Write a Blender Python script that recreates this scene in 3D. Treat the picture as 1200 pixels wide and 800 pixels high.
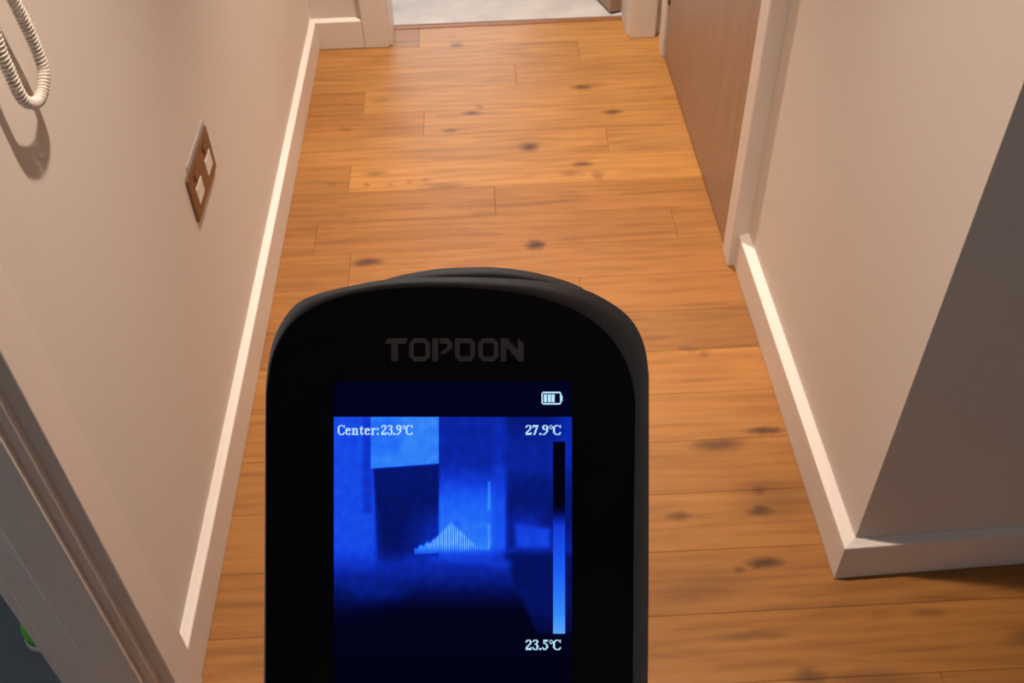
import bpy, bmesh, math, random
from mathutils import Vector, Matrix, noise

random.seed(7)
SC = bpy.context.scene
for o in list(bpy.data.objects):
    bpy.data.objects.remove(o)
COL = SC.collection

# ------------------------------------------------------------------ camera
CAM_POS = Vector((0.0, 0.0, 1.5))
FPX = 1177.0
C_RIGHT = Vector((0.99869988, -0.04578175, -0.02241842))
C_DOWN = Vector((-0.04794099, -0.69405138, -0.71832746))
C_FWD = Vector((0.01732675, 0.71846831, -0.69534385))
cam_d = bpy.data.cameras.new('camera')
cam_d.sensor_fit = 'HORIZONTAL'
cam_d.sensor_width = 36.0
cam_d.lens = 36.0 * FPX / 1200.0
cam_d.clip_start = 0.01
cam_d.clip_end = 100
cam_d.dof.use_dof = True
cam_d.dof.focus_distance = 0.21
cam_d.dof.aperture_fstop = cam_d.lens / 1000.0 / 0.00035
cam = bpy.data.objects.new('camera', cam_d)
COL.objects.link(cam)
CM = Matrix((
    (C_RIGHT.x, -C_DOWN.x, -C_FWD.x, CAM_POS.x),
    (C_RIGHT.y, -C_DOWN.y, -C_FWD.y, CAM_POS.y),
    (C_RIGHT.z, -C_DOWN.z, -C_FWD.z, CAM_POS.z),
    (0, 0, 0, 1)))
cam.matrix_world = CM
SC.camera = cam

# ------------------------------------------------------------------ world, exposure
W = bpy.data.worlds.new('sky')
SC.world = W
W.use_nodes = True
W.node_tree.nodes['Background'].inputs[0].default_value = (0.88, 0.94, 1.0, 1)
W.node_tree.nodes['Background'].inputs[1].default_value = 5.0
vs = SC.view_settings
vs.view_transform = 'Standard'
vs.look = 'None'
vs.exposure = 0.0
vs.gamma = 1.0
vs.use_curve_mapping = False

LAMP_COL = (1.0, 0.765, 0.59)
LAMP_W = 195.0          # downlight in the hall
LAMP2_W = 290.0         # downlight at the far end of the hall
CEIL = 2.4

# ------------------------------------------------------------------ helpers
def link(o, parent=None):
    COL.objects.link(o)
    if parent is not None:
        o.parent = parent
    return o

def mesh_obj(name, verts, faces, mat=None, parent=None, smooth=False):
    me = bpy.data.meshes.new(name)
    me.from_pydata([tuple(v) for v in verts], [], faces)
    me.update()
    if smooth:
        for p in me.polygons:
            p.use_smooth = True
    if mat:
        me.materials.append(mat)
    return link(bpy.data.objects.new(name, me), parent)

def bm_obj(name, bm, mat=None, parent=None, smooth=False):
    bmesh.ops.recalc_face_normals(bm, faces=bm.faces)
    me = bpy.data.meshes.new(name)
    bm.to_mesh(me)
    bm.free()
    if smooth:
        for p in me.polygons:
            p.use_smooth = True
    if mat:
        me.materials.append(mat)
    return link(bpy.data.objects.new(name, me), parent)

def add_box(bm, x0, x1, y0, y1, z0, z1, bev=0.0, seg=2):
    vs_ = [bm.verts.new((x, y, z)) for z in (z0, z1) for y in (y0, y1) for x in (x0, x1)]
    q = [(0, 2, 3, 1), (4, 5, 7, 6), (0, 1, 5, 4), (2, 6, 7, 3), (0, 4, 6, 2), (1, 3, 7, 5)]
    fs = [bm.faces.new([vs_[i] for i in f]) for f in q]
    if bev > 0:
        es = list({e for f in fs for e in f.edges})
        bmesh.ops.bevel(bm, geom=es, offset=bev, segments=seg, profile=0.5, affect='EDGES')

def box(name, b, mat, parent=None, bev=0.0, seg=2):
    bm = bmesh.new()
    add_box(bm, *b, bev=bev, seg=seg)
    return bm_obj(name, bm, mat, parent)

def boxes(name, bs, mat, parent=None, bev=0.0):
    bm = bmesh.new()
    for b in bs:
        add_box(bm, *b, bev=bev)
    return bm_obj(name, bm, mat, parent)

def prism(name, pts, z0, z1, mat, parent=None):
    bm = bmesh.new()
    lo = [bm.verts.new((p[0], p[1], z0)) for p in pts]
    hi = [bm.verts.new((p[0], p[1], z1)) for p in pts]
    n = len(pts)
    bm.faces.new(lo)
    bm.faces.new(hi)
    for i in range(n):
        bm.faces.new((lo[i], lo[(i + 1) % n], hi[(i + 1) % n], hi[i]))
    return bm_obj(name, bm, mat, parent)

def empty(name, loc=(0, 0, 0), parent=None):
    o = bpy.data.objects.new(name, None)
    o.empty_display_size = 0.05
    o.location = loc
    return link(o, parent)

def tag(o, label=None, cat=None, group=None, kind=None):
    if label: o['label'] = label
    if cat: o['category'] = cat
    if group: o['group'] = group
    if kind: o['kind'] = kind
    return o

def struct(o, label, cat=None):
    o['kind'] = 'structure'
    o['label'] = label
    if cat: o['category'] = cat
    return o

# ------------------------------------------------------------------ materials
def new_mat(name):
    m = bpy.data.materials.new(name)
    m.use_nodes = True
    nt = m.node_tree
    return m, nt, nt.nodes['Principled BSDF']

def N(nt, t, **kw):
    n = nt.nodes.new(t)
    for k, v in kw.items():
        setattr(n, k, v)
    return n

def plain(name, col, rough=0.5, spec=0.5, metal=0.0, bump=0.0, bscale=200.0, vary=0.0):
    m, nt, p = new_mat(name)
    p.inputs['Base Color'].default_value = (*col, 1)
    p.inputs['Roughness'].default_value = rough
    p.inputs['Specular IOR Level'].default_value = spec
    p.inputs['Metallic'].default_value = metal
    tc = N(nt, 'ShaderNodeTexCoord')
    nz = N(nt, 'ShaderNodeTexNoise')
    nz.inputs['Scale'].default_value = bscale
    nz.inputs['Detail'].default_value = 3.0
    nt.links.new(tc.outputs['Object'], nz.inputs['Vector'])
    if bump > 0:
        b = N(nt, 'ShaderNodeBump')
        b.inputs['Strength'].default_value = bump
        b.inputs['Distance'].default_value = 0.002
        nt.links.new(nz.outputs['Fac'], b.inputs['Height'])
        nt.links.new(b.outputs['Normal'], p.inputs['Normal'])
    if vary > 0:
        mx = N(nt, 'ShaderNodeMix', data_type='RGBA')
        mx.inputs['A'].default_value = (*[c * (1 - vary) for c in col], 1)
        mx.inputs['B'].default_value = (*[min(1, c * (1 + vary)) for c in col], 1)
        nt.links.new(nz.outputs['Fac'], mx.inputs['Factor'])
        nt.links.new(mx.outputs['Result'], p.inputs['Base Color'])
    return m

M_WALL = plain('wall_paint', (0.69, 0.655, 0.625), 0.75, 0.25, bump=0.06, bscale=260.0)
M_CEIL = plain('ceiling_paint', (0.75, 0.73, 0.70), 0.85, 0.2)
M_TRIM = plain('white_gloss_paint', (0.74, 0.71, 0.69), 0.38, 0.5, bump=0.02, bscale=90.0)
M_JAMB = M_TRIM
M_CARPET = plain('pale_grey_carpet', (0.50, 0.515, 0.54), 0.95, 0.1, bump=0.5, bscale=9.0, vary=0.28)
M_DCARPET = plain('dark_blue_grey_carpet', (0.12, 0.135, 0.15), 0.95, 0.1, bump=0.8, bscale=380.0, vary=0.3)
M_SHELL = plain('black_rubberised_plastic', (0.10, 0.104, 0.110), 0.6, 0.5, bump=0.05, bscale=1500.0)
M_GLASS = plain('gloss_black_glass', (0.003, 0.003, 0.005), 0.10, 0.25)
M_LOGO = plain('dark_grey_print', (0.12, 0.105, 0.11), 0.6, 0.3)
M_CORD = plain('off_white_cord', (0.70, 0.67, 0.62), 0.42, 0.5)
M_WPLAST = plain('white_plastic', (0.74, 0.73, 0.71), 0.35, 0.5)
M_BRONZE = plain('brushed_bronze_plate', (0.22, 0.118, 0.060), 0.42, 0.5, metal=0.6, bump=0.05, bscale=300.0)
M_GREY = plain('plain_grey', (0.42, 0.40, 0.39), 0.6, 0.3)
M_HINGE = plain('dark_bronze_metal', (0.06, 0.045, 0.035), 0.45, 0.5, metal=0.8)
M_SHOEG = plain('bright_green_fabric', (0.10, 0.36, 0.04), 0.75, 0.2, bump=0.3, bscale=600.0)
M_SHOES = plain('pale_grey_rubber', (0.36, 0.38, 0.38), 0.6, 0.3)
M_SHOEN = plain('navy_fabric', (0.012, 0.018, 0.045), 0.8, 0.2)
M_SUB = plain('dark_underlay', (0.05, 0.035, 0.02), 0.9, 0.1)
M_THR = plain('threshold_wood', (0.26, 0.11, 0.045), 0.5, 0.4)

KNOTS = [  # world x, y, radius along grain, radius across, strength
    (0.291, 2.595, .026, .012, .85), (0.361, 2.454, .028, .012, .85), (0.117, 2.297, .024, .020, .95),
    (-0.035, 2.477, .024, .012, .8), (-0.095, 2.394, .022, .010, .6), (-0.296, 2.568, .018, .012, .3),
    (0.253, 2.205, .026, .012, .75), (0.107, 1.876, .020, .018, 1.0), (-0.291, 1.841, .034, .012, .95),
    (-0.383, 2.422, .018, .012, .45), (0.420, 1.236, .046, .016, .75), (0.518, 1.266, .032, .010, .9),
    (0.478, 1.121, .020, .014, .65), (0.468, 1.079, .024, .014, .85), (0.452, 0.967, .030, .011, .95),
    (-0.074, 2.879, .020, .014, .65), (0.474, 0.755, .022, .016, .6), (0.400, 0.955, .014, .008, .6),
    (-0.01, 2.513, .014, .012, .45), (-0.102, 2.468, .040, .010, .3), (0.288, 2.150, .014, .020, .45),
    (0.50, 1.10, .075, .045, .40), (0.335, 0.93, .085, .030, .30), (-0.29, 2.205, .030, .010, .55),
    (0.32, 1.075, .020, .010, .6), (0.39, 0.83, .05, .008, .5), (-0.12, 2.14, .05, .012, .45),
    (0.22, 2.165, .028, .012, .45), (0.415, 1.50, .012, .010, .4), (0.44, 1.485, .012, .010, .4),
    (0.40, 1.505, .012, .008, .4), (-0.40, 2.165, .012, .008, .35), (-0.31, 2.155, .008, .008, .5),
    (-0.25, 2.150, .008, .008, .4), (-0.20, 2.160, .008, .008, .4), (-0.16, 2.165, .01, .008, .4),
    (0.70, 0.855, .03, .010, .45), (0.86, 0.80, .05, .012, .5), (0.58, 0.74, .06, .02, .35)]

def wood_floor():
    m, nt, p = new_mat('knotty_oak_planks')
    L = nt.links.new
    geo = N(nt, 'ShaderNodeNewGeometry')
    oi = N(nt, 'ShaderNodeObjectInfo')
    # each board takes its own slice of the grain
    off = N(nt, 'ShaderNodeVectorMath', operation='SCALE')
    off.inputs[0].default_value = (13.0, 7.0, 5.0)
    L(oi.outputs['Random'], off.inputs['Scale'])
    pos = N(nt, 'ShaderNodeVectorMath', operation='ADD')
    L(geo.outputs['Position'], pos.inputs[0]); L(off.outputs[0], pos.inputs[1])
    mp = N(nt, 'ShaderNodeMapping')
    mp.inputs['Scale'].default_value = (2.6, 22.0, 1.0)
    L(pos.outputs[0], mp.inputs['Vector'])
    n1 = N(nt, 'ShaderNodeTexNoise')
    n1.inputs['Scale'].default_value = 1.5
    n1.inputs['Detail'].default_value = 5.0
    n1.inputs['Roughness'].default_value = 0.55
    n1.inputs['Distortion'].default_value = 1.1
    L(mp.outputs[0], n1.inputs['Vector'])
    mp2 = N(nt, 'ShaderNodeMapping')
    mp2.inputs['Scale'].default_value = (5.0, 120.0, 1.0)
    L(pos.outputs[0], mp2.inputs['Vector'])
    n2 = N(nt, 'ShaderNodeTexNoise')
    n2.inputs['Scale'].default_value = 1.5
    n2.inputs['Detail'].default_value = 4.0
    L(mp2.outputs[0], n2.inputs['Vector'])
    # cathedral grain lines
    mp3 = N(nt, 'ShaderNodeMapping')
    mp3.inputs['Scale'].default_value = (1.0, 9.0, 1.0)
    L(pos.outputs[0], mp3.inputs['Vector'])
    wv = N(nt, 'ShaderNodeTexWave', wave_type='BANDS', bands_direction='Y')
    wv.inputs['Scale'].default_value = 1.3
    wv.inputs['Distortion'].default_value = 9.0
    wv.inputs['Detail'].default_value = 3.0
    wv.inputs['Detail Scale'].default_value = 1.2
    L(mp3.outputs[0], wv.inputs['Vector'])
    big = N(nt, 'ShaderNodeTexNoise')
    big.inputs['Scale'].default_value = 5.0
    big.inputs['Detail'].default_value = 2.0
    L(pos.outputs[0], big.inputs['Vector'])
    r1 = N(nt, 'ShaderNodeValToRGB')
    r1.color_ramp.elements[0].position = 0.06
    r1.color_ramp.elements[0].color = (0.17, 0.072, 0.018, 1)
    r1.color_ramp.elements[1].position = 0.86
    r1.color_ramp.elements[1].color = (0.42, 0.205, 0.058, 1)
    e = r1.color_ramp.elements.new(0.45)
    e.color = (0.315, 0.146, 0.038, 1)
    comb = N(nt, 'ShaderNodeMath', operation='MULTIPLY_ADD')
    comb.inputs[1].default_value = 0.26
    L(n2.outputs['Fac'], comb.inputs[0])
    wsc = N(nt, 'ShaderNodeMath', operation='MULTIPLY_ADD')
    wsc.inputs[1].default_value = 0.14
    L(wv.outputs['Fac'], wsc.inputs[0])
    bsc = N(nt, 'ShaderNodeMath', operation='MULTIPLY_ADD')
    bsc.inputs[1].default_value = 0.22
    bsc.inputs[2].default_value = -0.32
    L(big.outputs['Fac'], bsc.inputs[0])
    L(bsc.outputs[0], wsc.inputs[2])
    L(wsc.outputs[0], comb.inputs[2])
    add = N(nt, 'ShaderNodeMath', operation='ADD')
    L(n1.outputs['Fac'], add.inputs[0]); L(comb.outputs[0], add.inputs[1])
    L(add.outputs[0], r1.inputs['Fac'])
    # board tint
    tint = N(nt, 'ShaderNodeMix', data_type='RGBA', blend_type='MULTIPLY')
    tint.inputs['Factor'].default_value = 1.0
    L(r1.outputs['Color'], tint.inputs['A']); L(oi.outputs['Color'], tint.inputs['B'])
    # knots at their places in the boards
    wob = N(nt, 'ShaderNodeTexNoise')
    wob.inputs['Scale'].default_value = 38.0
    wob.inputs['Detail'].default_value = 2.0
    L(geo.outputs['Position'], wob.inputs['Vector'])
    wc = N(nt, 'ShaderNodeVectorMath', operation='SUBTRACT')
    wc.inputs[1].default_value = (0.5, 0.5, 0.5)
    L(wob.outputs['Color'], wc.inputs[0])
    wsx = N(nt, 'ShaderNodeVectorMath', operation='MULTIPLY')
    wsx.inputs[1].default_value = (0.036, 0.014, 0.0)
    L(wc.outputs[0], wsx.inputs[0])
    kp = N(nt, 'ShaderNodeVectorMath', operation='ADD')
    L(geo.outputs['Position'], kp.inputs[0]); L(wsx.outputs[0], kp.inputs[1])
    last = None
    for (kx, ky, rx, ry, s) in KNOTS:
        a = N(nt, 'ShaderNodeVectorMath', operation='SUBTRACT')
        a.inputs[1].default_value = (kx, ky, 0)
        L(kp.outputs[0], a.inputs[0])
        b = N(nt, 'ShaderNodeVectorMath', operation='MULTIPLY')
        b.inputs[1].default_value = (1 / rx, 1 / ry, 0)
        L(a.outputs[0], b.inputs[0])
        l = N(nt, 'ShaderNodeVectorMath', operation='LENGTH')
        L(b.outputs[0], l.inputs[0])
        mr = N(nt, 'ShaderNodeMapRange', interpolation_type='SMOOTHSTEP')
        mr.inputs['From Min'].default_value = 0.1
        mr.inputs['From Max'].default_value = 1.7
        mr.inputs['To Min'].default_value = s
        mr.inputs['To Max'].default_value = 0.0
        L(l.outputs['Value'], mr.inputs['Value'])
        if last is None:
            last = mr.outputs['Result']
        else:
            mx = N(nt, 'ShaderNodeMath', operation='MAXIMUM')
            L(last, mx.inputs[0]); L(mr.outputs['Result'], mx.inputs[1])
            last = mx.outputs[0]
    kn = N(nt, 'ShaderNodeMix', data_type='RGBA')
    kn.inputs['B'].default_value = (0.055, 0.022, 0.010, 1)
    L(last, kn.inputs['Factor']); L(tint.outputs['Result'], kn.inputs['A'])
    L(kn.outputs['Result'], p.inputs['Base Color'])
    p.inputs['Roughness'].default_value = 0.46
    p.inputs['Specular IOR Level'].default_value = 0.45
    bp = N(nt, 'ShaderNodeBump')
    bp.inputs['Strength'].default_value = 0.12
    bp.inputs['Distance'].default_value = 0.001
    L(n2.outputs['Fac'], bp.inputs['Height'])
    L(bp.outputs['Normal'], p.inputs['Normal'])
    return m
M_FLOOR = wood_floor()

def veneer(name, c0, c1, rough):
    m, nt, p = new_mat(name)
    L = nt.links.new
    tc = N(nt, 'ShaderNodeTexCoord')
    mp = N(nt, 'ShaderNodeMapping')
    mp.inputs['Scale'].default_value = (30.0, 30.0, 1.2)
    L(tc.outputs['Object'], mp.inputs['Vector'])
    nz = N(nt, 'ShaderNodeTexNoise')
    nz.inputs['Scale'].default_value = 1.2
    nz.inputs['Detail'].default_value = 5.0
    L(mp.outputs[0], nz.inputs['Vector'])
    r = N(nt, 'ShaderNodeValToRGB')
    r.color_ramp.elements[0].position = 0.3
    r.color_ramp.elements[0].color = (*c0, 1)
    r.color_ramp.elements[1].position = 0.7
    r.color_ramp.elements[1].color = (*c1, 1)
    L(nz.outputs['Fac'], r.inputs['Fac'])
    L(r.outputs['Color'], p.inputs['Base Color'])
    p.inputs['Roughness'].default_value = rough
    p.inputs['Specular IOR Level'].default_value = 0.5
    return m
M_DOOR = veneer('walnut_veneer', (0.31, 0.205, 0.140), (0.36, 0.245, 0.170), 0.38)

def emit(name, strength, attr=None, col=(1, 1, 1)):
    m, nt, p = new_mat(name)
    nt.nodes.remove(p)
    em = N(nt, 'ShaderNodeEmission')
    em.inputs['Strength'].default_value = strength
    em.inputs['Color'].default_value = (*col, 1)
    if attr:
        a = N(nt, 'ShaderNodeVertexColor', layer_name=attr)
        nt.links.new(a.outputs['Color'], em.inputs['Color'])
    nt.links.new(em.outputs[0], nt.nodes['Material Output'].inputs['Surface'])
    return m
M_LAMP = emit('lamp_lens_glow', 12.0, col=LAMP_COL)
M_SCREEN = emit('lcd_picture', 1.0, attr='picture')
M_STEXT = emit('lcd_lettering', 1.0, col=(0.48, 0.78, 1.0))

# ------------------------------------------------------------------ hall dimensions
XL = -0.513      # left wall face
XR = 0.582       # right wall face
YF = 2.900       # end wall face
YC = 0.945       # outside corner on the right
XO = -0.631      # other face of the left wall
DH = 2.03        # door opening height
SK = math.tan(math.radians(1.7))

# ------------------------------------------------------------------ walls
wl = boxes('wall_left', [
    (XO, XL, 0.745, 3.03, -0.1, CEIL),
    (XO, XL, -1.6, -0.04, -0.1, CEIL),
    (XO, XL, -0.04, 0.745, DH, CEIL)], M_WALL)
struct(wl, 'matt off-white wall along the hall with the bronze socket on it', 'wall')
wf = boxes('wall_far', [
    (XO - 1.5, -0.285, YF, 3.03, -0.1, CEIL),
    (0.465, 2.2, YF, 3.03, -0.1, CEIL),
    (-0.285, 0.465, YF, 3.03, DH, CEIL)], M_WALL)
struct(wf, 'off-white end wall around the doorway to the carpeted room', 'wall')
wr = boxes('wall_right', [
    (XR, XR + 0.12, 1.062, 1.812, -0.1, CEIL),
    (XR, XR + 0.12, 2.775, YF, -0.1, CEIL),
    (XR, XR + 0.12, 1.812, 2.775, 2.03, CEIL)], M_WALL)
struct(wr, 'lit off-white wall between brown door and the outside corner', 'wall')
wt = prism('wall_return', [(XR, YC), (2.6, YC + (2.6 - XR) * SK), (2.6, YC + (2.6 - XR) * SK + .12),
                           (XR + .12, YC + .117), (XR, YC + .117)], -0.1, CEIL, M_WALL)
struct(wt, 'shaded wall turning away from the hall at the outside corner', 'wall')
struct(boxes('wall_back', [(XO, 0.9, -1.72, -1.6, -0.1, CEIL), (1.5, 2.6, -1.72, -1.6, -0.1, CEIL),
    (0.9, 1.5, -1.72, -1.6, -0.1, 1.1), (0.9, 1.5, -1.72, -1.6, 1.7, CEIL)], M_WALL), 'plain wall closing the hall behind', 'wall')
wnd = struct(box('window_3', (0.9, 1.5, -1.72, -1.57, 1.07, 1.1), M_TRIM), 'white window in the wall closing the hall', 'window')
for b in ((.9, .95, -1.69, -1.63, 1.1, 1.7), (1.45, 1.5, -1.69, -1.63, 1.1, 1.7), (.95, 1.45, -1.69, -1.63, 1.65, 1.7)):
    box('window_frame', b, M_TRIM, wnd)
struct(box('wall_side', (2.6, 2.72, -1.72, 1.2, -0.1, CEIL), M_WALL), 'plain wall closing the side passage', 'wall')
struct(box('wall_closet', (XR + .6, XR + .7, 1.06, YF, -0.1, CEIL), M_WALL), 'plain wall inside the closet behind the brown door', 'wall')
# carpeted room beyond the end wall
struct(box('wall_far_room_left', (-2.3, -2.15, 3.03, 6.2, -0.1, CEIL), M_WALL), 'plain left wall of the carpeted room', 'wall')
struct(box('wall_far_room_right', (2.2, 2.35, 2.9, 6.2, -0.1, CEIL), M_WALL), 'plain right wall of the carpeted room', 'wall')
struct(boxes('wall_far_room_back', [
    (-2.3, -0.9, 6.05, 6.2, -0.1, CEIL), (1.3, 2.35, 6.05, 6.2, -0.1, CEIL),
    (-0.9, 1.3, 6.05, 6.2, -0.1, 0.5), (-0.9, 1.3, 6.05, 6.2, 2.15, CEIL)], M_WALL),
    'window wall of the carpeted room', 'wall')
wnd = struct(box('window_1', (-0.9, 1.3, 6.04, 6.21, 0.47, 0.5), M_TRIM), 'white window of the carpeted room', 'window')
for b in ((-0.9, -0.84, 6.1, 6.16, .5, 2.15), (1.24, 1.3, 6.1, 6.16, .5, 2.15), (.17, .23, 6.1, 6.16, .5, 2.15),
          (-0.84, 1.24, 6.1, 6.16, 2.09, 2.15), (-0.84, 1.24, 6.1, 6.16, .5, .56)):
    box('window_frame', b, M_TRIM, wnd)
# room behind the left doorway
struct(boxes('wall_left_room', [
    (-3.3, XO, 2.4, 2.52, -0.1, CEIL), (-3.3, XO, -1.72, -1.6, -0.1, CEIL),
    (-3.3, -3.18, -1.6, -0.2, -0.1, CEIL), (-3.3, -3.18, 1.2, 2.4, -0.1, CEIL),
    (-3.3, -3.18, -0.2, 1.2, -0.1, 1.0), (-3.3, -3.18, -0.2, 1.2, 2.1, CEIL)], M_WALL),
    'plain walls of the dark carpeted room', 'wall')
wnd = struct(box('window_2', (-3.3, -3.14, -0.2, 1.2, 0.97, 1.0), M_TRIM), 'white window of the dark carpeted room', 'window')
for b in ((-3.27, -3.21, -.2, -.14, 1, 2.1), (-3.27, -3.21, 1.14, 1.2, 1, 2.1), (-3.27, -3.21, -.14, 1.14, 2.04, 2.1)):
    box('window_frame', b, M_TRIM, wnd)
struct(box('ceiling', (-3.3, 2.72, -1.72, 6.2, CEIL, CEIL + .1), M_CEIL), 'plain white ceiling', 'ceiling')

# window daylight sampling aids: portals fill the two window openings
def portal(loc, rot, sx, sy):
    l = bpy.data.lights.new('window_portal', 'AREA')
    l.shape = 'RECTANGLE'; l.size = sx; l.size_y = sy
    l.cycles.is_portal = True
    o = bpy.data.objects.new('window_portal', l)
    o.location = loc; o.rotation_euler = rot
    COL.objects.link(o)
portal((0.2, 6.19, 1.325), (math.radians(-90), 0, 0), 2.2, 1.65)
portal((1.2, -1.71, 1.4), (math.radians(90), 0, 0), 0.6, 0.6)
portal((-3.29, 0.5, 1.55), (0, math.radians(-90), 0), 1.1, 1.4)

# ------------------------------------------------------------------ floors
fl = struct(boxes('floor', [(XO, 2.6, -1.6, YC + .1, -0.1, -0.0145),
                            (XO, XR + .02, YC + .1, 3.0, -0.1, -0.0145)], M_SUB),
            'floor of knotty golden oak boards laid across the hall', 'floor')
def plank(x0, x1, y0, y1, t):
    g = 0.0002; c = 0.0007
    x0 += g; x1 -= g; y0 += g; y1 -= g
    v = [(x0, y0, -.0145), (x1, y0, -.0145), (x1, y1, -.0145), (x0, y1, -.0145),
         (x0, y0, -c), (x1, y0, -c), (x1, y1, -c), (x0, y1, -c),
         (x0 + c, y0 + c, 0), (x1 - c, y0 + c, 0), (x1 - c, y1 - c, 0), (x0 + c, y1 - c, 0)]
    f = [(3, 2, 1, 0), (8, 9, 10, 11)]
    for a, b in ((0, 4), (4, 8)):
        for i in range(4):
            j = (i + 1) % 4
            f.append((a + i, a + j, b + j, b + i))
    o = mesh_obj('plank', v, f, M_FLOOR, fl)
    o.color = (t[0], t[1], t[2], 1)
SPLIT = {23: [-.19], 22: [.30], 21: [.10], 20: [-.34], 19: [-.167], 18: [.33], 17: [-.355], 16: [.018], 15: [-.42, .45],
         14: [-.33], 13: [.2], 12: [-.1], 11: [.02], 10: [-.25], 9: [.1], 8: [-.3], 7: [.0], 6: [.15, 1.3], 5: [.68, 1.7]}
TONE = {  # (row, board) -> tint
    (23, 0): (.80, .74, .68), (23, 1): (1.08, 1.08, 1.08), (22, 0): (.98, .96, .92), (22, 1): (1.08, 1.08, 1.06),
    (20, 0): (.85, .78, .70), (20, 1): (1.05, 1.04, 1.0), (19, 0): (.88, .80, .74), (19, 1): (1.04, 1.02, .98),
    (18, 0): (.98, .95, .9), (17, 0): (.84, .78, .72), (17, 1): (1.05, 1.03, .96), (16, 0): (.86, .82, .80), (16, 1): (.93, .90, .88),
    (15, 0): (.86, .80, .76), (15, 1): (.88, .83, .80), (15, 2): (.92, .88, .84), (14, 0): (.86, .80, .74), (14, 1): (.94, .9, .86),
    (13, 0): (.97, .92, .86), (13, 1): (.98, .93, .87), (12, 0): (.9, .86, .82), (12, 1): (.86, .84, .82),
    (11, 0): (1.0, .98, .92), (11, 1): (1.10, 1.06, .98), (10, 1): (1.06, 1.03, .96), (9, 1): (1.02, .97, .9),
    (8, 1): (1.06, 1.02, .95), (7, 1): (.98, .95, .9), (6, 1): (1.04, 1.0, .9)}
for row in range(-13, 24):
    y0 = row * 0.125; y1 = y0 + 0.125
    xe = 2.58 if y1 <= YC + .06 else XR + .01
    xs = [XO + .02 if y1 < .8 else XL - .002]
    cuts = SPLIT.get(row)
    if cuts is None:
        cuts = [round(random.uniform(-.3, .5), 3)] + ([round(random.uniform(1.0, 1.9), 3)] if xe > 1 else [])
    xs += [c for c in cuts if xs[0] < c < xe] + [xe]
    for i in range(len(xs) - 1):
        k = random.uniform(.93, 1.05)
        t = TONE.get((row, i), (k, k * .98, k * .96))
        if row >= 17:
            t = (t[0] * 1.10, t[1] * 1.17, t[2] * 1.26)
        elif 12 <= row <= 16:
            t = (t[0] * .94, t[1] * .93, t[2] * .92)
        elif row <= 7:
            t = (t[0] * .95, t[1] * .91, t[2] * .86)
        if row == 23:
            y1 = 2.998
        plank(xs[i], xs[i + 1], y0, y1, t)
struct(box('floor_threshold', (-.279, .459, 2.998, 3.022, -.014, .002), M_THR, bev=.001),
       'brown wooden strip between oak boards and pale carpet', 'threshold')
struct(box('floor_far_room', (-2.2, 2.25, 3.022, 6.1, -0.1, 0.004), M_CARPET), 'pale grey carpet of the room beyond the end doorway', 'carpet')
struct(box('floor_left_room', (-3.2, XO, -1.65, 2.45, -0.1, 0.0), M_DCARPET), 'dark blue-grey carpet of the room behind the left doorway', 'carpet')
struct(box('floor_closet', (XR + .02, XR + .62, 1.07, YF, -0.1, 0.0), M_SUB), 'dark closet floor behind the brown door', 'floor')

# ------------------------------------------------------------------ skirting boards: profile swept along a line, square or mitred ends
def skirting(name, p0, p1, n0, n1, t, label, h=0.095, hc=0.0895):
    """p0,p1: wall-line points; n0,n1: offset direction (scaled for mitres) at both ends; t: thickness"""
    prof = [(0, 0.002), (t, 0.002), (t, hc - .002), (t - .001, hc), (t * .6, hc + .002), (.003, h), (0, h)]
    vs_ = []
    for p, n in ((p0, n0), (p1, n1)):
        for d, z in prof:
            vs_.append((p[0] + n[0] * d, p[1] + n[1] * d, z))
    k = len(prof)
    f = [tuple(range(k - 1, -1, -1)), tuple(range(k, 2 * k))]
    for i in range(k):
        j = (i + 1) % k
        f.append((i, j, k + j, k + i))
    bm = bmesh.new()
    bv = [bm.verts.new(v) for v in vs_]
    for q in f:
        bm.faces.new([bv[i] for i in q])
    return struct(bm_obj(name, bm, M_TRIM), label, 'skirting board')
skirting('baseboard_left', (XL, 0.806), (XL, YF), (1, 0), (1, -1), 0.0165, 'long white skirting board under the bronze socket')
skirting('baseboard_far', (XL, YF), (-0.357, YF), (1, -1), (0, -1), 0.0155, 'short white skirting board beside the end doorway')
TR = 0.0215
skirting('baseboard_right', (XR, YC), (XR, 1.764), (-1, -.80), (-1, 0), TR, 'white skirting board between outside corner and brown door')
x2 = 2.55
def skirting2():
    # return board shares the mitre of baseboard_right
    prof = [(0, 0.002), (TR, 0.002), (TR, .0875), (TR - .001, .0895), (TR * .6, .0915), (.003, .095), (0, .095)]
    vs_ = []
    for d, z in prof:
        vs_.append((XR - d, YC - .80 * d, z))
    for d, z in prof:
        vs_.append((x2, YC + (x2 - XR) * SK - .80 * d, z))
    k = len(prof)
    bm = bmesh.new()
    bv = [bm.verts.new(v) for v in vs_]
    bm.faces.new([bv[i] for i in range(k)]); bm.faces.new([bv[k + i] for i in range(k)])
    for i in range(k):
        j = (i + 1) % k
        bm.faces.new((bv[i], bv[j], bv[k + j], bv[k + i]))
    return struct(bm_obj('baseboard_return', bm, M_TRIM), 'white skirting board at the foot of the shaded wall', 'skirting board')
skirting2()

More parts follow.
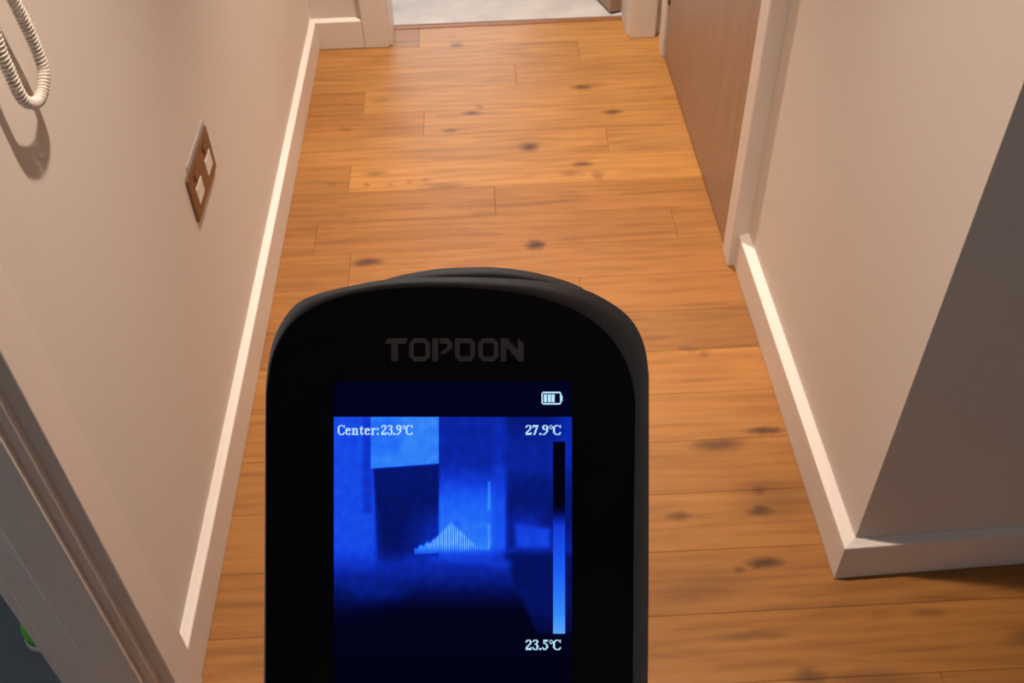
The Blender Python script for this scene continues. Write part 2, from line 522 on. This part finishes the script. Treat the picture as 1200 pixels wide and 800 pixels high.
# ------------------------------------------------------------------ left doorway trim
t1 = struct(box('trim_1', (XO, XL, 0.7252, 0.747, -0.01, DH), M_TRIM, bev=.0015), 'white painted frame of the left doorway', 'door frame')
box('architrave', (XL - .001, -0.494, 0.738, 0.806, 0.0, DH + .06), M_TRIM, t1, bev=.002)
box('architrave', (XL - .001, -0.494, -0.10, 0.738, DH - .005, DH + .06), M_TRIM, t1, bev=.002)
box('architrave', (XL - .001, -0.494, -0.10, -0.032, 0.0, DH - .005), M_TRIM, t1, bev=.002)
box('architrave', (XO - .016, XO + .001, 0.728, 0.80, 0.0, DH + .06), M_TRIM, t1, bev=.002)
box('door_stop', (-0.584, -0.526, 0.714, 0.725, 0.0, DH), M_TRIM, t1, bev=.0015)
box('head_lining', (XO, XL, -0.04, 0.732, DH - .015, DH), M_TRIM, t1, bev=.001)
box('jamb_lining', (XO, XL, -0.04, -0.025, 0.0, DH - .015), M_TRIM, t1, bev=.001)

# far doorway trim
t2 = struct(box('trim_2', (-0.285, -0.272, YF - .004, 3.034, 0, DH), M_TRIM, bev=.0015), 'white painted frame of the doorway at the end', 'door frame')
box('architrave', (-0.357, -0.282, 2.882, YF + .001, 0, DH + .07), M_TRIM, t2, bev=.003)
box('jamb_lining', (0.455, 0.467, YF - .004, 3.034, 0, DH), M_TRIM, t2, bev=.0015)
box('architrave', (0.463, 0.543, 2.872, YF + .001, 0, DH + .07), M_TRIM, t2, bev=.003)
box('head_lining', (-0.272, 0.455, YF - .004, 3.034, DH - .012, DH), M_TRIM, t2, bev=.001)
box('architrave', (-0.282, 0.463, 2.882, YF + .001, DH - .003, DH + .07), M_TRIM, t2, bev=.003)

# right doorway trim
t3 = struct(box('trim_3', (0.553, XR + .12, 1.806, 1.826, 0, DH), M_TRIM, bev=.001), 'white painted frame around the brown door', 'door frame')
box('architrave', (0.545, XR + .001, 1.764, 1.826, 0, DH + .07), M_TRIM, t3, bev=.003)
box('architrave', (0.543, XR + .001, 2.748, 2.812, 0, DH + .07), M_TRIM, t3, bev=.003)
box('architrave', (0.545, XR + .001, 1.826, 2.748, DH, DH + .07), M_TRIM, t3, bev=.003)
box('jamb_lining', (0.56, XR + .12, 2.750, 2.776, 0, DH), M_TRIM, t3, bev=.001)

# brown door in the right wall
d1 = struct(box('door_1', (0.552, 0.592, 1.832, 2.743, 0.006, DH - .005), M_DOOR, bev=.0015), 'closed brown wood veneer door in the right wall', 'door')
for z in (0.17, 1.0, 1.8):
    h = box('hinge', (0.548, 0.556, 2.735, 2.749, z, z + .09), M_HINGE, d1, bev=.002)
hb = bmesh.new()
add_box(hb, 0.545, 0.553, 1.88, 1.92, 0.96, 1.12, bev=.002)
add_box(hb, 0.505, 0.545, 1.893, 1.907, 1.035, 1.050, bev=.004)
add_box(hb, 0.500, 0.514, 1.893, 2.010, 1.035, 1.050, bev=.005)
bm_obj('handle', hb, M_HINGE, d1)

# open door inside the far room
d2 = empty('door_2', (0.468, 3.045, 0.0))
struct(d2, 'open brown wood door leaning into the carpeted room', 'door')
d2.rotation_euler = (0, 0, math.radians(17.2))
box('door_leaf', (-0.05, 0.0, 0.0, 0.74, 0.012, 2.0), M_DOOR, d2, bev=.0015)
box('hinge', (-0.008, 0.006, -0.004, 0.004, 0.18, 0.27), M_HINGE, d2, bev=.001)

# ------------------------------------------------------------------ ceiling downlights (above the frame)
def downlight(x, y, w, beam, label):
    r = empty('downlight', (x, y, CEIL))
    tag(r, label, 'ceiling light', 'recessed downlights')
    bm = bmesh.new()
    prof = [(.030, -.001), (.034, -.004), (.044, -.004), (.047, 0.0), (.030, 0.0)]
    n = 32
    rings = [[bm.verts.new((q * math.cos(2 * math.pi * i / n), q * math.sin(2 * math.pi * i / n), z)) for i in range(n)] for q, z in prof]
    for a in range(len(rings)):
        b = (a + 1) % len(rings)
        for i in range(n):
            bm.faces.new((rings[a][i], rings[a][(i + 1) % n], rings[b][(i + 1) % n], rings[b][i]))
    bm_obj('bezel', bm, M_WPLAST, r, True)
    bm = bmesh.new()
    bmesh.ops.create_circle(bm, cap_ends=True, radius=.030, segments=32, matrix=Matrix.Translation((0, 0, -.0012)))
    bm_obj('lens', bm, M_LAMP, r)
    l = bpy.data.lights.new('downlight_lamp', 'SPOT')
    l.energy = w; l.color = LAMP_COL
    l.spot_size = math.radians(beam); l.spot_blend = 1.0
    l.shadow_soft_size = 0.022
    o = bpy.data.objects.new('downlight_lamp', l)
    o.location = (0, 0, -.03)
    link(o, r)
downlight(0.0, 1.06, LAMP_W, 70, 'round recessed downlight in the ceiling above the socket')
downlight(0.13, 2.42, LAMP2_W, 70, 'round recessed downlight in the ceiling near the end doorway')

# ------------------------------------------------------------------ double socket on the left wall
so = empty('double_socket', (XL, 1.528, 0.479))
tag(so, 'bronze double socket plate with pale inserts on the left wall', 'socket')
box('grey_strip', (0.0, 0.0025, -0.064, 0.090, 0.010, 0.0540), M_GREY, so, bev=.0008)  # thin grey strip showing above the plate's top edge
box('face_plate', (0.0015, 0.0065, -0.090, 0.086, -0.044, 0.043), M_BRONZE, so, bev=.0012)
for yc in (-0.042, 0.044):
    box('socket_insert', (0.006, 0.0080, yc - .022, yc + .020, -0.024, 0.008), M_WPLAST, so, bev=.001)
    box('rocker_switch', (0.006, 0.0095, yc - .012, yc + .012, 0.016, 0.030), M_BRONZE, so, bev=.001)

# ------------------------------------------------------------------ wall intercom with coiled cord
ic = empty('wall_intercom', (XL, 1.05, 1.36))
tag(ic, 'white coiled intercom cord hanging in a loop against the left wall', 'intercom')
box('wall_base', (0.0, 0.030, -0.05, 0.06, -0.11, 0.11), M_WPLAST, ic, bev=.006, seg=3)
hbm = bmesh.new()
add_box(hbm, 0.045, 0.065, -0.038, -0.002, -0.09, 0.09, bev=.008, seg=3)
add_box(hbm, 0.030, 0.066, -0.042, 0.002, 0.065, 0.108, bev=.010, seg=3)
add_box(hbm, 0.030, 0.066, -0.042, 0.002, -0.108, -0.065, bev=.010, seg=3)
bm_obj('handset', hbm, M_WPLAST, ic)

def catmull(pts, per=16, closed=False):
    out = []
    n = len(pts)
    rng = range(n if closed else n - 1)
    for i in rng:
        if closed:
            a, b, c, d = pts[(i - 1) % n], pts[i], pts[(i + 1) % n], pts[(i + 2) % n]
        else:
            a = pts[max(i - 1, 0)]; b = pts[i]; c = pts[i + 1]; d = pts[min(i + 2, n - 1)]
        for k in range(per):
            t = k / per
            out.append(0.5 * ((2 * b) + (c - a) * t + (2 * a - 5 * b + 4 * c - d) * t * t + (3 * b - a - 3 * c + d) * t ** 3))
    if not closed:
        out.append(pts[-1].copy())
    return out

def resample(pts, n):
    L_ = [0.0]
    for i in range(1, len(pts)):
        L_.append(L_[-1] + (pts[i] - pts[i - 1]).length)
    out = []; j = 0
    for k in range(n):
        s = L_[-1] * k / (n - 1)
        while j < len(L_) - 2 and L_[j + 1] < s:
            j += 1
        u = (s - L_[j]) / max(L_[j + 1] - L_[j], 1e-9)
        out.append(pts[j].lerp(pts[j + 1], min(max(u, 0), 1)))
    return out, L_[-1]

def tube(name, path, r, mat, parent, sides=6):
    vs_ = []; fs = []
    t0 = (path[1] - path[0]).normalized()
    nrm = t0.orthogonal().normalized()
    for i, p in enumerate(path):
        t = (path[min(i + 1, len(path) - 1)] - path[max(i - 1, 0)]).normalized()
        nrm = (nrm - t * nrm.dot(t)).normalized()
        b = t.cross(nrm)
        for k in range(sides):
            a = 2 * math.pi * k / sides
            vs_.append(p + (nrm * math.cos(a) + b * math.sin(a)) * r)
    for i in range(len(path) - 1):
        for k in range(sides):
            a = i * sides + k; c = i * sides + (k + 1) % sides
            fs.append((a, c, c + sides, a + sides))
    fs.append(tuple(range(sides - 1, -1, -1)))
    m = (len(path) - 1) * sides
    fs.append(tuple(range(m, m + sides)))
    return mesh_obj(name, vs_, fs, mat, parent, True)

def coil(name, ctrl, R, r, pitch, mat, parent):
    c = catmull([Vector(p) for p in ctrl], 20)
    _, ln = resample(c, 4)
    turns = ln / pitch
    n = int(turns * 14)
    c, _ = resample(c, n)
    path = []
    nrm = Vector((1, 0, 0))
    for i, p in enumerate(c):
        t = (c[min(i + 1, n - 1)] - c[max(i - 1, 0)]).normalized()
        nrm = (nrm - t * nrm.dot(t)).normalized()
        b = t.cross(nrm)
        a = 2 * math.pi * turns * i / n
        path.append(p + (nrm * math.cos(a) + b * math.sin(a)) * R)
    return tube(name, path, r, mat, parent, 6)
CORD = [(-0.484, 0.998, 1.245), (-0.487, 1.012, 1.15), (-0.488, 1.024, 1.08), (-0.488, 1.032, 1.035), (-0.488, 1.038, 1.005),
        (-0.488, 1.041, 0.968), (-0.488, 1.035, 0.945), (-0.488, 1.002, 0.934), (-0.488, 0.970, 0.953), (-0.488, 0.964, 0.989),
        (-0.488, 0.964, 1.022), (-0.488, 0.973, 1.065), (-0.487, 1.00, 1.17), (-0.484, 1.03, 1.249)]
CORD = [(x - XL, y - 1.05, z - 1.36) for x, y, z in CORD]
coil('coiled_cord', CORD, 0.0054, 0.0017, 0.0046, M_CORD, ic)

# ------------------------------------------------------------------ shoe in the left room
sh = empty('shoe', (-0.758, 0.865, 0.0))
tag(sh, 'bright green rounded shoe toe on the dark carpet behind the door frame', 'shoe')
sh.rotation_euler = (0, 0, math.radians(4))
def shoe_outline(sc=1.0):
    base = [(0, 0), (.030, .008), (.046, .035), (.050, .08), (.044, .14), (.038, .19), (.036, .24), (.022, .268), (0, .274),
            (-.022, .268), (-.034, .24), (-.034, .19), (-.038, .14), (-.044, .08), (-.042, .035), (-.028, .008)]
    c = Vector((0, .137))
    return [c + (Vector(p) - c) * sc for p in base]
def loft2(name, rings, mat, parent, cap=True):
    vs_ = []; fs = []
    n = len(rings[0])
    for r in rings:
        vs_ += r
    for a in range(len(rings) - 1):
        for i in range(n):
            j = (i + 1) % n
            fs.append((a * n + i, a * n + j, (a + 1) * n + j, (a + 1) * n + i))
    if cap:
        fs.append(tuple(range(n - 1, -1, -1)))
        fs.append(tuple(range((len(rings) - 1) * n, len(rings) * n)))
    return mesh_obj(name, vs_, fs, mat, parent, True)
def sring(sc, zf):
    return [Vector((p.x, p.y, zf(p.y))) for p in catmull(shoe_outline(sc), 4, True)]
loft2('sole', [sring(.97, lambda y: .001), sring(1.0, lambda y: .004), sring(1.0, lambda y: .012 + .004 * y), sring(.97, lambda y: .015)], M_SHOES, sh)
loft2('upper', [sring(.972, lambda y: .014), sring(.965, lambda y: .034 + .06 * y),
                sring(.84, lambda y: .048 + .16 * y), sring(.62, lambda y: .055 + .22 * y), sring(.3, lambda y: .058 + .24 * y)], M_SHOEG, sh)
cr = [[Vector((q * .030 * math.cos(a), .175 + q * .060 * math.sin(a), z)) for a in [2 * math.pi * i / 20 for i in range(20)]]
      for q, z in ((1.05, .07), (1.1, .105), (1.0, .112), (.85, .106), (.8, .08))]
loft2('collar', cr, M_SHOEN, sh)

# ------------------------------------------------------------------ handheld thermal camera held up in front of the view
D = 0.178                      # distance of its glass from the lens
S = D / FPX                    # metres per photo pixel on the glass
GX, GY = 536.0, 600.0
dev = empty('thermal_camera')
tag(dev, 'black handheld thermal imager with a lit blue screen held up above the floor', 'thermal camera')
dev.matrix_world = CM @ Matrix.Translation(((GX - 600) * S, (400 - GY) * S, -D))

def dp(px, py, d=0.0):
    """point seen at (px,py), d metres behind the glass, in the device's own frame"""
    k = (D + d) / D
    return Vector(((px - 600) * S * k - (GX - 600) * S, (400 - py) * S * k - (400 - GY) * S, -d))
def lp(px, py, z=0.0):
    return Vector(((px - GX) * S, (GY - py) * S, z))

G_TOP = [(312, 480), (313, 456), (320, 416), (340, 380), (372, 357), (412, 344), (460, 337), (508, 335), (560, 337),
         (612, 343), (652, 354), (680, 366), (708, 386), (728, 412), (740, 440), (745, 470)]
S_TOP = [(311, 480), (312.5, 440), (322, 394), (346, 357), (380, 342), (420, 333), (450, 328), (500, 325), (560, 325),
         (620, 328), (660, 334), (690, 341), (724, 360), (744, 380), (756, 408), (760.5, 440)]
G_BOT = [(742, 700), (741, 950), (738, 1060), (700, 1180), (660, 1300), (652, 1500), (630, 1580), (536, 1600),
         (440, 1580), (418, 1500), (410, 1300), (368, 1180), (322, 1060), (312, 950), (311.5, 700)]
S_BOT = [(760, 700), (757, 950), (752, 1070), (716, 1190), (676, 1310), (668, 1500), (645, 1600), (536, 1625),
         (425, 1600), (402, 1500), (394, 1310), (352, 1190), (314, 1070), (309, 950), (310, 700)]
def ring_pts(top, bot, nt=72, nb=60):
    a = catmull([Vector((x, y, 0)) for x, y in top], 8)
    a, _ = resample(a, nt)
    b = catmull([Vector((x, y, 0)) for x, y in [top[-1]] + bot + [top[0]]], 8)
    b, _ = resample(b, nb + 2)
    return a + b[1:-1]
GR = ring_pts(G_TOP, G_BOT)
SR = ring_pts(S_TOP, S_BOT)
def mixring(t, d, grow=0.0):
    out = []
    c = Vector((536, 700, 0))
    for g, s in zip(GR, SR):
        p = g.lerp(s, t)
        q = dp(p.x, p.y, d)
        if grow:
            cc = dp(536, 800, d)
            v = q - cc
            q = q - Vector((v.x, v.y, 0)).normalized() * grow
        out.append(q)
    return out
loft2('body_shell', [mixring(0, .0012), mixring(0.25, .0012), mixring(0.62, .0055), mixring(0.97, .0105), mixring(1, .012),
                     mixring(1, .018, .0003), mixring(1, .026, .0025), mixring(1, .030, .007), mixring(1, .032, .014)], M_SHELL, dev)
# raised lens housing at the back
B_TOP = [(430, 345), (449, 329), (472, 322), (512, 315), (548, 313), (580, 313), (620, 318), (660, 328), (685, 339), (704, 356)]
def bump_ring(d, shrink):
    a = catmull([Vector((x, y, 0)) for x, y in B_TOP], 6)
    a, _ = resample(a, 40)
    b = catmull([Vector((x, y, 0)) for x, y in [B_TOP[-1], (726, 460), (690, 580), (567, 620), (444, 580), (410, 460), B_TOP[0]]], 6)
    b, _ = resample(b, 32)
    out = []
    c = dp(567, 470, d)
    for p in a + b[1:-1]:
        q = dp(p.x, p.y, d)
        v = q - c
        out.append(q - v.normalized() * shrink)
    return out
loft2('lens_housing', [bump_ring(.016, .0016), bump_ring(.024, .0009), bump_ring(.032, 0), bump_ring(.038, .001), bump_ring(.044, .005), bump_ring(.046, .010)], M_SHELL, dev)

# glass front: upper outline of the front, ends below the display
gl = [p for p in GR[:72]]
low = [Vector(q + (0,)) for q in [(743.5, 600), (742, 800), (740, 880), (725, 900), (536, 903), (330, 900), (314, 880), (312, 800), (311.7, 600)]]
outline = gl + low
def inset(pts, k):
    c = Vector((528, 620, 0))
    return [p + (c - p).normalized() * k for p in pts]
gv = [[lp(p.x, p.y, z) for p in inset(outline, k)] for k, z in ((1.0, -.0014), (1.0, .0005), (1.6, .0006))]
loft2('front_glass', gv, M_GLASS, dev)
for p in bpy.data.objects['front_glass'].data.polygons:
    p.use_smooth = False
ZG = .0006
# brand lettering, flat grey print
def lc(x, y):      # crop pixel -> photo pixel
    return (430 + x / 5.714, 380 + y / 5.714)
LET = {
    'T': [[(118, 128), (150, 92), (275, 92), (264, 130), (212, 130), (212, 247), (166, 247), (166, 128)]],
    'O1': [[(318, 92), (392, 92), (425, 125), (425, 214), (392, 247), (318, 247), (285, 214), (285, 125)],
           [(328, 124), (382, 124), (394, 136), (394, 203), (382, 215), (328, 215), (316, 203), (316, 136)]],
    'P1': [[(440, 92), (478, 92), (478, 247), (440, 247)]],
    'P2': [[(488, 92), (545, 92), (572, 120), (572, 160), (520, 198), (488, 198), (520, 165), (540, 150), (540, 128), (488, 128)]],
    'D': [[(590, 92), (695, 92), (725, 122), (725, 216), (695, 247), (620, 247), (590, 216)],
          [(624, 126), (684, 126), (693, 136), (693, 203), (684, 213), (634, 213), (624, 203)]],
    'O2': [[(778, 92), (850, 92), (882, 125), (882, 214), (850, 247), (778, 247), (746, 214), (746, 125)],
           [(788, 124), (840, 124), (850, 136), (850, 203), (840, 215), (788, 215), (778, 203), (778, 136)]],
    'N': [[(896, 92), (940, 92), (1010, 175), (1010, 92), (1050, 125), (1050, 247), (1014, 247), (934, 150), (934, 247), (896, 247)]],
}
from mathutils.geometry import tessellate_polygon
vs_, fs = [], []
for loops in LET.values():
    polys = [[lp(*lc(x, y), ZG + .00005) for x, y in lp_] for lp_ in loops]
    flat = [v for pl in polys for v in pl]
    b0 = len(vs_)
    vs_ += flat
    for tri in tessellate_polygon(polys):
        fs.append(tuple(b0 + i for i in tri))
o = mesh_obj('brand_lettering', vs_, fs, M_LOGO, dev)
o['label'] = 'dark grey TOPDON lettering'

# display picture: every cell of the lcd emits its own colour
PAL = [(0.0, (2, 2, 16)), (.12, (3, 4, 34)), (.25, (4, 12, 75)), (.4, (8, 28, 130)), (.5, (12, 40, 172)), (.62, (20, 62, 220)),
       (.74, (28, 95, 246)), (.86, (52, 135, 248)), (1.0, (140, 205, 255))]
def lin(c):
    c /= 255.0
    return c / 12.92 if c <= .04045 else ((c + .055) / 1.055) ** 2.4
def pal(v):
    v = min(max(v, 0), 1)
    for (a, ca), (b, cb) in zip(PAL, PAL[1:]):
        if v <= b:
            t = (v - a) / (b - a)
            return [lin(x + (y - x) * t) for x, y in zip(ca, cb)]
    return [lin(x) for x in PAL[-1][1]]
def ss(a, b, x):
    t = min(max((x - a) / (b - a), 0), 1)
    return t * t * (3 - 2 * t)
def mx(a, b, t):
    return a + (b - a) * t
def inside(x, y, x0, x1, y0, y1, s=1.5):
    return ss(x0 - s, x0 + s, x) * (1 - ss(x1 - s, x1 + s, x)) * ss(y0 - s, y0 + s, y) * (1 - ss(y1 - s, y1 + s, y))
def picture(x, y):
    if y < 488.5:
        return .085 - .02 * ss(420, 392, x)
    # upper background
    v = .47
    v = mx(v, .40 + .05 * math.sin(y * .05), ss(588, 600, x))
    v = mx(v, .50, ss(640, 668, x) * (1 - ss(520, 560, y)))
    v = mx(v, .36, inside(x, y, 600, 646, 560, 612, 10))
    # pale left wall
    lw = .66 - .10 * inside(x, y, 426, 437, 489, 600, 4)
    v = mx(v, lw, 1 - ss(436, 440, x - (y - 545) * .05 * (y > 545)))
    # bright panel with vertical stripes
    e = 548.5 - (x - 436) * .075
    st = .84 + .03 * math.sin(x * 1.9) * (x > 478)
    v = mx(v, st - .06 * inside(x, y, 434, 470, 489, 530, 8), inside(x, y, 435, 514.5, 470, e, 1.2))
    # dark panel below
    xl = 438.5 + (y - 546) * .065
    dk = .31 + .26 * ss(465, 520, x) * ss(575, 640, y) + .03 * ss(600, 550, y)
    v = mx(v, dk, inside(x, y, xl, mx(515.5, 500, ss(590, 650, y)), e + 1, 660, 2 + 7 * ss(575, 640, y)))
    # bright doorway
    dv = .72 + .08 * ss(560, 640, y) + .02 * math.sin(x * 2.1)
    v = mx(v, dv, ss(512.5, 516.5, x) * (1 - ss(588, 596, x)) * ss(532 + 10 * ss(540, 590, x), 592, y) * (1 - ss(652, 664, y)))
    v = mx(v, .62, inside(x, y, 577, 592, 545, 655, 6) * .6)
    v = mx(v, .58, inside(x, y, 578, 591, 489, 560, 6) * .35)
    # striped triangle and thin upright
    if 486 < x < 574:
        if x < 510: tp = mx(642, 631, (x - 486) / 24) + 1.2 * math.sin(x * .8)
        elif x < 529: tp = mx(630, 611, (x - 510) / 19)
        elif x < 560: tp = mx(611, 640, (x - 529) / 31)
        else: tp = 639
        bt = 648.5 - (x - 486) * .055
        tri = ss(tp - 3, tp + 2.5, y) * (1 - ss(bt - 1.2, bt + 1.2, y))
        v = mx(v, .87 + (.12 * math.sin(x * 2.45) if 502 < x < 562 else .02), tri)
    v = mx(v, .96, inside(x, y, 572, 574.4, 563, 597, 2) * .8)
    v = mx(v, .94, inside(x, y, 572, 574.4, 612, 643, 2) * .8)
    # small pale box on the right
    v = mx(v, .64, inside(x, y, 604, 645, 617 - 4 * ss(640, 605, x), 641, 5))
    v = mx(v, .58, inside(x, y, 600, 632, 602, 622, 12) * .6)
    # floor and fade
    fy = 655 + 6 * math.sin(x * .03)
    base = mx(.50, .06, ss(655, 728 + 14 * ss(470, 400, x), y))
    if x < 590 + (y - 655) * .55:
        base *= 1 - .35 * ss(600, 660, x)
    base = mx(base, .30, inside(x, y, 592 + (y - 655) * .42, 680, 645, 742, 5) * (1 - .6 * ss(700, 765, y)))
    base = mx(base, base + .10, inside(x, y, 415, 475, 685, 705, 12))
    base = mx(base, .60, inside(x, y, 500, 600, 652 + (x - 560) * .06, 661 + (x - 560) * .07, 5) * .75)
    g = ss(636, 676 if x < 440 else 668 if x < 475 else 660, y)
    g = mx(g, ss(640, 652, y), ss(590, 602, x))
    v = mx(v, base, g)
    v = mx(v, .07, ss(735, 768, y) * (1 - .5 * ss(600, 660, x)))
    v = mx(v, .03, ss(764, 770, y))
    return v
NX, NY = 278, 371
X0, X1, Y0, Y1 = 392.0, 670.0, 446.0, 817.0
vs_, fs, cols = [], [], []
for j in range(NY + 1):
    for i in range(NX + 1):
        px = X0 + (X1 - X0) * i / NX; py = Y0 + (Y1 - Y0) * j / NY
        vs_.append(lp(px, py, ZG + .00004))
for j in range(NY):
    for i in range(NX):
        a = j * (NX + 1) + i
        fs.append((a, a + NX + 1, a + NX + 2, a + 1))
        px = X0 + (X1 - X0) * (i + .5) / NX; py = Y0 + (Y1 - Y0) * (j + .5) / NY
        v = picture(px, py)
        if py > 488.5:
            v += noise.noise(Vector((px * .10, py * .10, 0))) * .035 * min(1, v * 3) + random.uniform(-.012, .012) * min(1, v * 3)
        if 648 <= px <= 661.5 and 517 <= py <= 741:
            t = (py - 517) / 224
            v = .01 if t < .30 else mx(.01, .62, ss(.30, .46, t)) if t < .46 else mx(.62, .92, (t - .46) / .54)
        cols += list(pal(v)) + [1.0]
scr = mesh_obj('display', vs_, fs, M_SCREEN, dev)
scr['label'] = 'glowing blue thermal picture'
ca = scr.data.color_attributes.new('picture', 'FLOAT_COLOR', 'CORNER')
buf = []
for k in range(len(fs)):
    buf += cols[4 * k:4 * k + 4] * 4
ca.data.foreach_set('color', buf)

# lettering on the display: small serif bitmap characters, one cell a pixel
GLY = {
    'C': ["..####.#", ".##...##", "##.....#", "##......", "##......", "##......", "##......", "##.....#", ".##...##", "..#####."],
    'e': ["", "", "", ".####.", "##..##", "######", "##....", "##....", "##..##", ".####."],
    'n': ["", "", "", "##.###.", ".###.##", ".##..##", ".##..##", ".##..##", ".##..##", "########"[:4] + "####"],
    't': ["", "..#..", ".##..", "#####", ".##..", ".##..", ".##..", ".##..", ".##.#", "..##."],
    'r': ["", "", "", "##.###", ".###.#", ".##...", ".##...", ".##...", ".##...", "####.."],
    ':': ["", "", "", "##", "##", "", "", "", "##", "##"],
    '.': ["", "", "", "", "", "", "", "", "##", "##"],
    '2': [".####.", "##..##", "#...##", "....##", "...##.", "..##..", ".##...", "##...#", "######", "######"],
    '3': [".####.", "##..##", "....##", "...##.", "..###.", "....##", "....##", "#...##", "##..##", ".####."],
    '9': [".####.", "##..##", "##..##", "##..##", ".#####", "....##", "....##", "...##.", "..##..", "###..."],
    '7': ["######", "######", "#...#.", "...##.", "...##.", "..##..", "..##..", "..##..", ".##...", ".##..."],
    '5': [".#####", ".####.", ".#....", ".###..", "...##.", "....##", "....##", "#...##", "##.##.", ".###.."],
    'o': [".##.", "#..#", "#..#", ".##."],
}
def text(name, s, x0, x1, y0, y1):
    seq = []
    cx = 0
    for ch in s:
        if ch == ' ':
            cx += 2; continue
        g = GLY[ch]
        w = max(len(r) for r in g)
        seq.append((cx, g)); cx += w + (0 if ch in 'o' else 1)
    cw = (x1 - x0) / (cx - 1); ch_ = (y1 - y0) / 10
    V, F = [], []
    for ox, g in seq:
        for j, r in enumerate(g):
            i = 0
            while i < len(r):
                if r[i] == '#':
                    k = i
                    while k < len(r) and r[k] == '#':
                        k += 1
                    a = len(V)
                    xa = x0 + (ox + i) * cw; xb = x0 + (ox + k) * cw; ya = y0 + j * ch_; yb = ya + ch_
                    V += [lp(xa, yb, ZG + .00008), lp(xb, yb, ZG + .00008), lp(xb, ya, ZG + .00008), lp(xa, ya, ZG + .00008)]
                    F.append((a, a + 1, a + 2, a + 3))
                    i = k
                else:
                    i += 1
    return mesh_obj(name, V, F, M_STEXT, scr)
text('temperature_text', 'Center: 23.9oC', 396.5, 484, 497.5, 509)
text('temperature_text', '27.9oC', 616, 657, 497.5, 509)
text('temperature_text', '23.5oC', 616, 657, 748, 760)
# battery symbol
V, F = [], []
def rect(x0, x1, y0, y1, z=.00008):
    a = len(V)
    V.extend([lp(x0, y1, ZG + z), lp(x1, y1, ZG + z), lp(x1, y0, ZG + z), lp(x0, y0, ZG + z)])
    F.append((a, a + 1, a + 2, a + 3))
rect(636, 656.5, 458.6, 460.4); rect(636, 656.5, 471.8, 473.6); rect(634.4, 636, 460, 472.4); rect(656, 657.6, 460, 472.4)
rect(657.6, 659, 463, 469.5)
for x in (637.2, 641.8, 646.2):
    rect(x, x + 3.6, 461.6, 470.8)
mesh_obj('battery_symbol', V, F, M_STEXT, scr)
